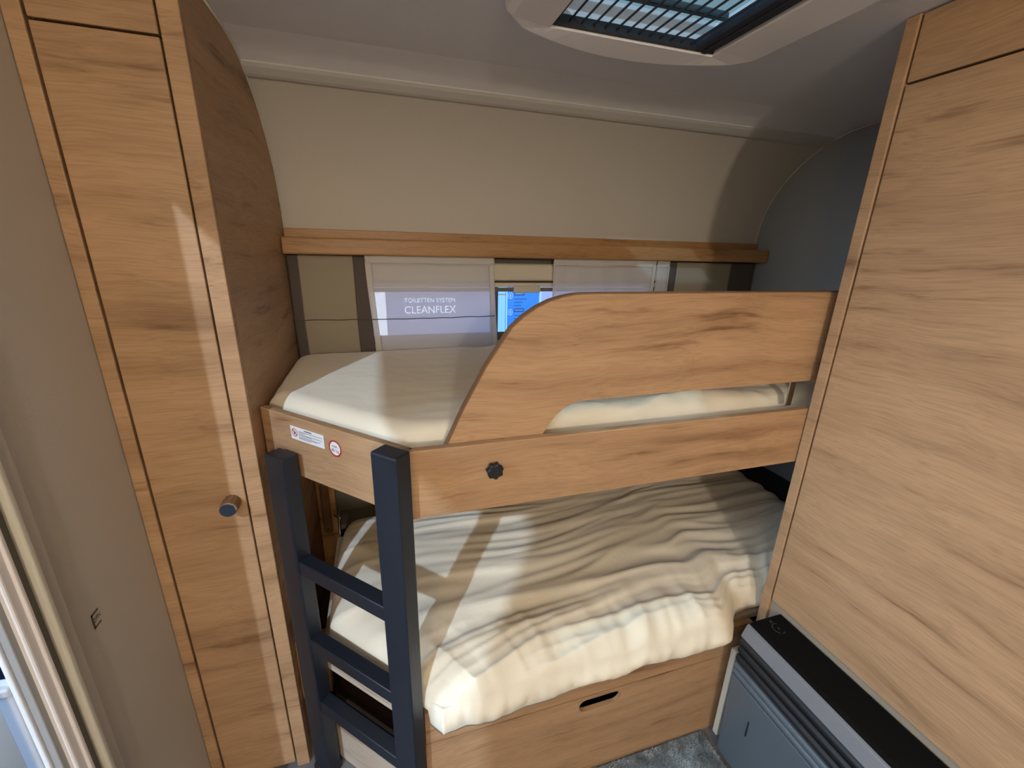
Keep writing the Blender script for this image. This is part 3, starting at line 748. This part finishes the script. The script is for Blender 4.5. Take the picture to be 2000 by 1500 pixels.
# ------------------------------------------------------------------ the exhibition hall outside
hf = struct(boxes('ground', [(-9, 9, -9, 9, -.50, -.45)], 'hall_dark'), 'dark hall floor outside')
YO = 2.60
bd = thing('display_board', 'large pale lavender display board with white lettering outside the window', 'display board', (.28, YO, -.45))
box('panel', (-.30, .655, YO, YO+.03, -.45, 2.2), 'board_lavender', bd, 0)
F = Flat((.29, YO-.002, 0), (1, 0, 0), (0, 0, 1), (0, -1, 0))
F.text('TOILETTEN SYSTEM', .034, 0, 1.112, 0, 0, 1.0); F.text('CLEANFLEX', .062, 0, 1.055, 0, 0, .93)
for k in range(9): F.rect(-.14+k*.036, -.115+k*.036, .893, .902, 0, 0)
F.rect(-.33, -.255, .90, 1.18, 0, 0)
F.build('lettering', ['board_text'], bd)
box('edge_post', (.655, .705, YO-.01, YO+.03, -.45, 2.2), 'hall_navy', bd, 0)
cp_ = tag(boxes('display_column', [(.706, .755, YO, YO+.03, -.45, 1.135), (.706, .755, YO, YO+.03, 1.148, 2.2)], 'hall_cyan'), 'bright cyan lit column beside the blue poster outside', 'column')
ps = thing('blue_poster', 'bright blue lit poster with two round icons seen through the window gap', 'poster', (.88, YO, -.45))
box('panel', (.760, .995, YO, YO+.02, -.45, 1.6), 'poster_blue', ps, 0)
F = Flat((.876, YO-.002, 0), (1, 0, 0), (0, 0, 1), (0, -1, 0))
for z in (1.148, 1.045):
    F.ring(-.088, z-.012, .0125, .0150, 2, 0, sy=1.3); F.rect(-.091, -.085, z-.020, z-.004, 2)
    F.rect(-.064, .004, z-.012, z+.012, 1); F.text('FLEXLINE-KIT', .0125, -.030, z, 2, .001, .75)
    for i, wd_ in enumerate((.085, .055, .048)): F.rect(-.064, -.064+wd_, z-.036-.020*i, z-.031-.020*i, 1)
F.rect(-.116, -.108, .6, 1.6, 2); F.rect(.104, .118, .6, 1.6, 2)
F.build('print', ['poster_blue', 'poster_navy', 'poster_light'], ps)
tag(box('hall_partition', (1.0, 2.6, YO+.05, YO+.10, -.45, 2.4), 'board_lavender', None, 0), 'pale lit partition behind the pleated net curtain', 'partition')
tag(box('dark_partition', (-1.4, -.305, YO+.05, YO+.10, -.45, 2.4), 'hall_navy', None, 0), 'navy hall partition beyond the rear window', 'partition')
# stand outside the entrance
st = thing('exhibition_stand', 'navy exhibition stand with white post outside the entrance door', 'stand', (-.85, .9, -.45))
box('back_panel', (-.97, -.95, .86, 2.3, -.45, 1.05), 'hall_navy', st, 0)
box('post', (-.80, -.75, .879, .904, -.45, .553), 'hall_white', st, .003)
box('post_clip', (-.79, -.745, .868, .902, .553, .572), 'hall_white', st, .004)
box('counter_panel', (-.79, -.765, .10, .851, -.45, .60), 'hall_blue', st, .004)
box('counter_edge', (-.764, -.752, .80, .853, -.45, .60), 'hall_white', st, .003)
# ------------------------------------------------------------------ lamp bodies of the ceiling lights behind the camera
emit('lamp_glow', (1.0, .86, .66), 2.0)
for x, y, lab in ((-.06, -1.7, 'round ceiling lamp over the far end of the caravan'), (-.30, -.45, 'round ceiling lamp beside the entrance door'), (.12, -1.25, 'round ceiling lamp over the lounge')):
    t = thing('ceiling_lamp', lab, 'lamp', (x, y, ZC), 'round ceiling lamps')
    bm = bmesh.new(); add_cyl(bm, (x, y, ZC-.0005), (0, 0, -1), .065, .014, 32, .060); bm_obj('housing', bm, 'white_plastic', t)
    bm = bmesh.new(); add_cyl(bm, (x, y, ZC-.0145), (0, 0, -1), .050, .006, 32, .044); bm_obj('diffuser', bm, 'lamp_glow', t)
for o in bpy.data.objects:
    if '_o' in o: del o['_o']
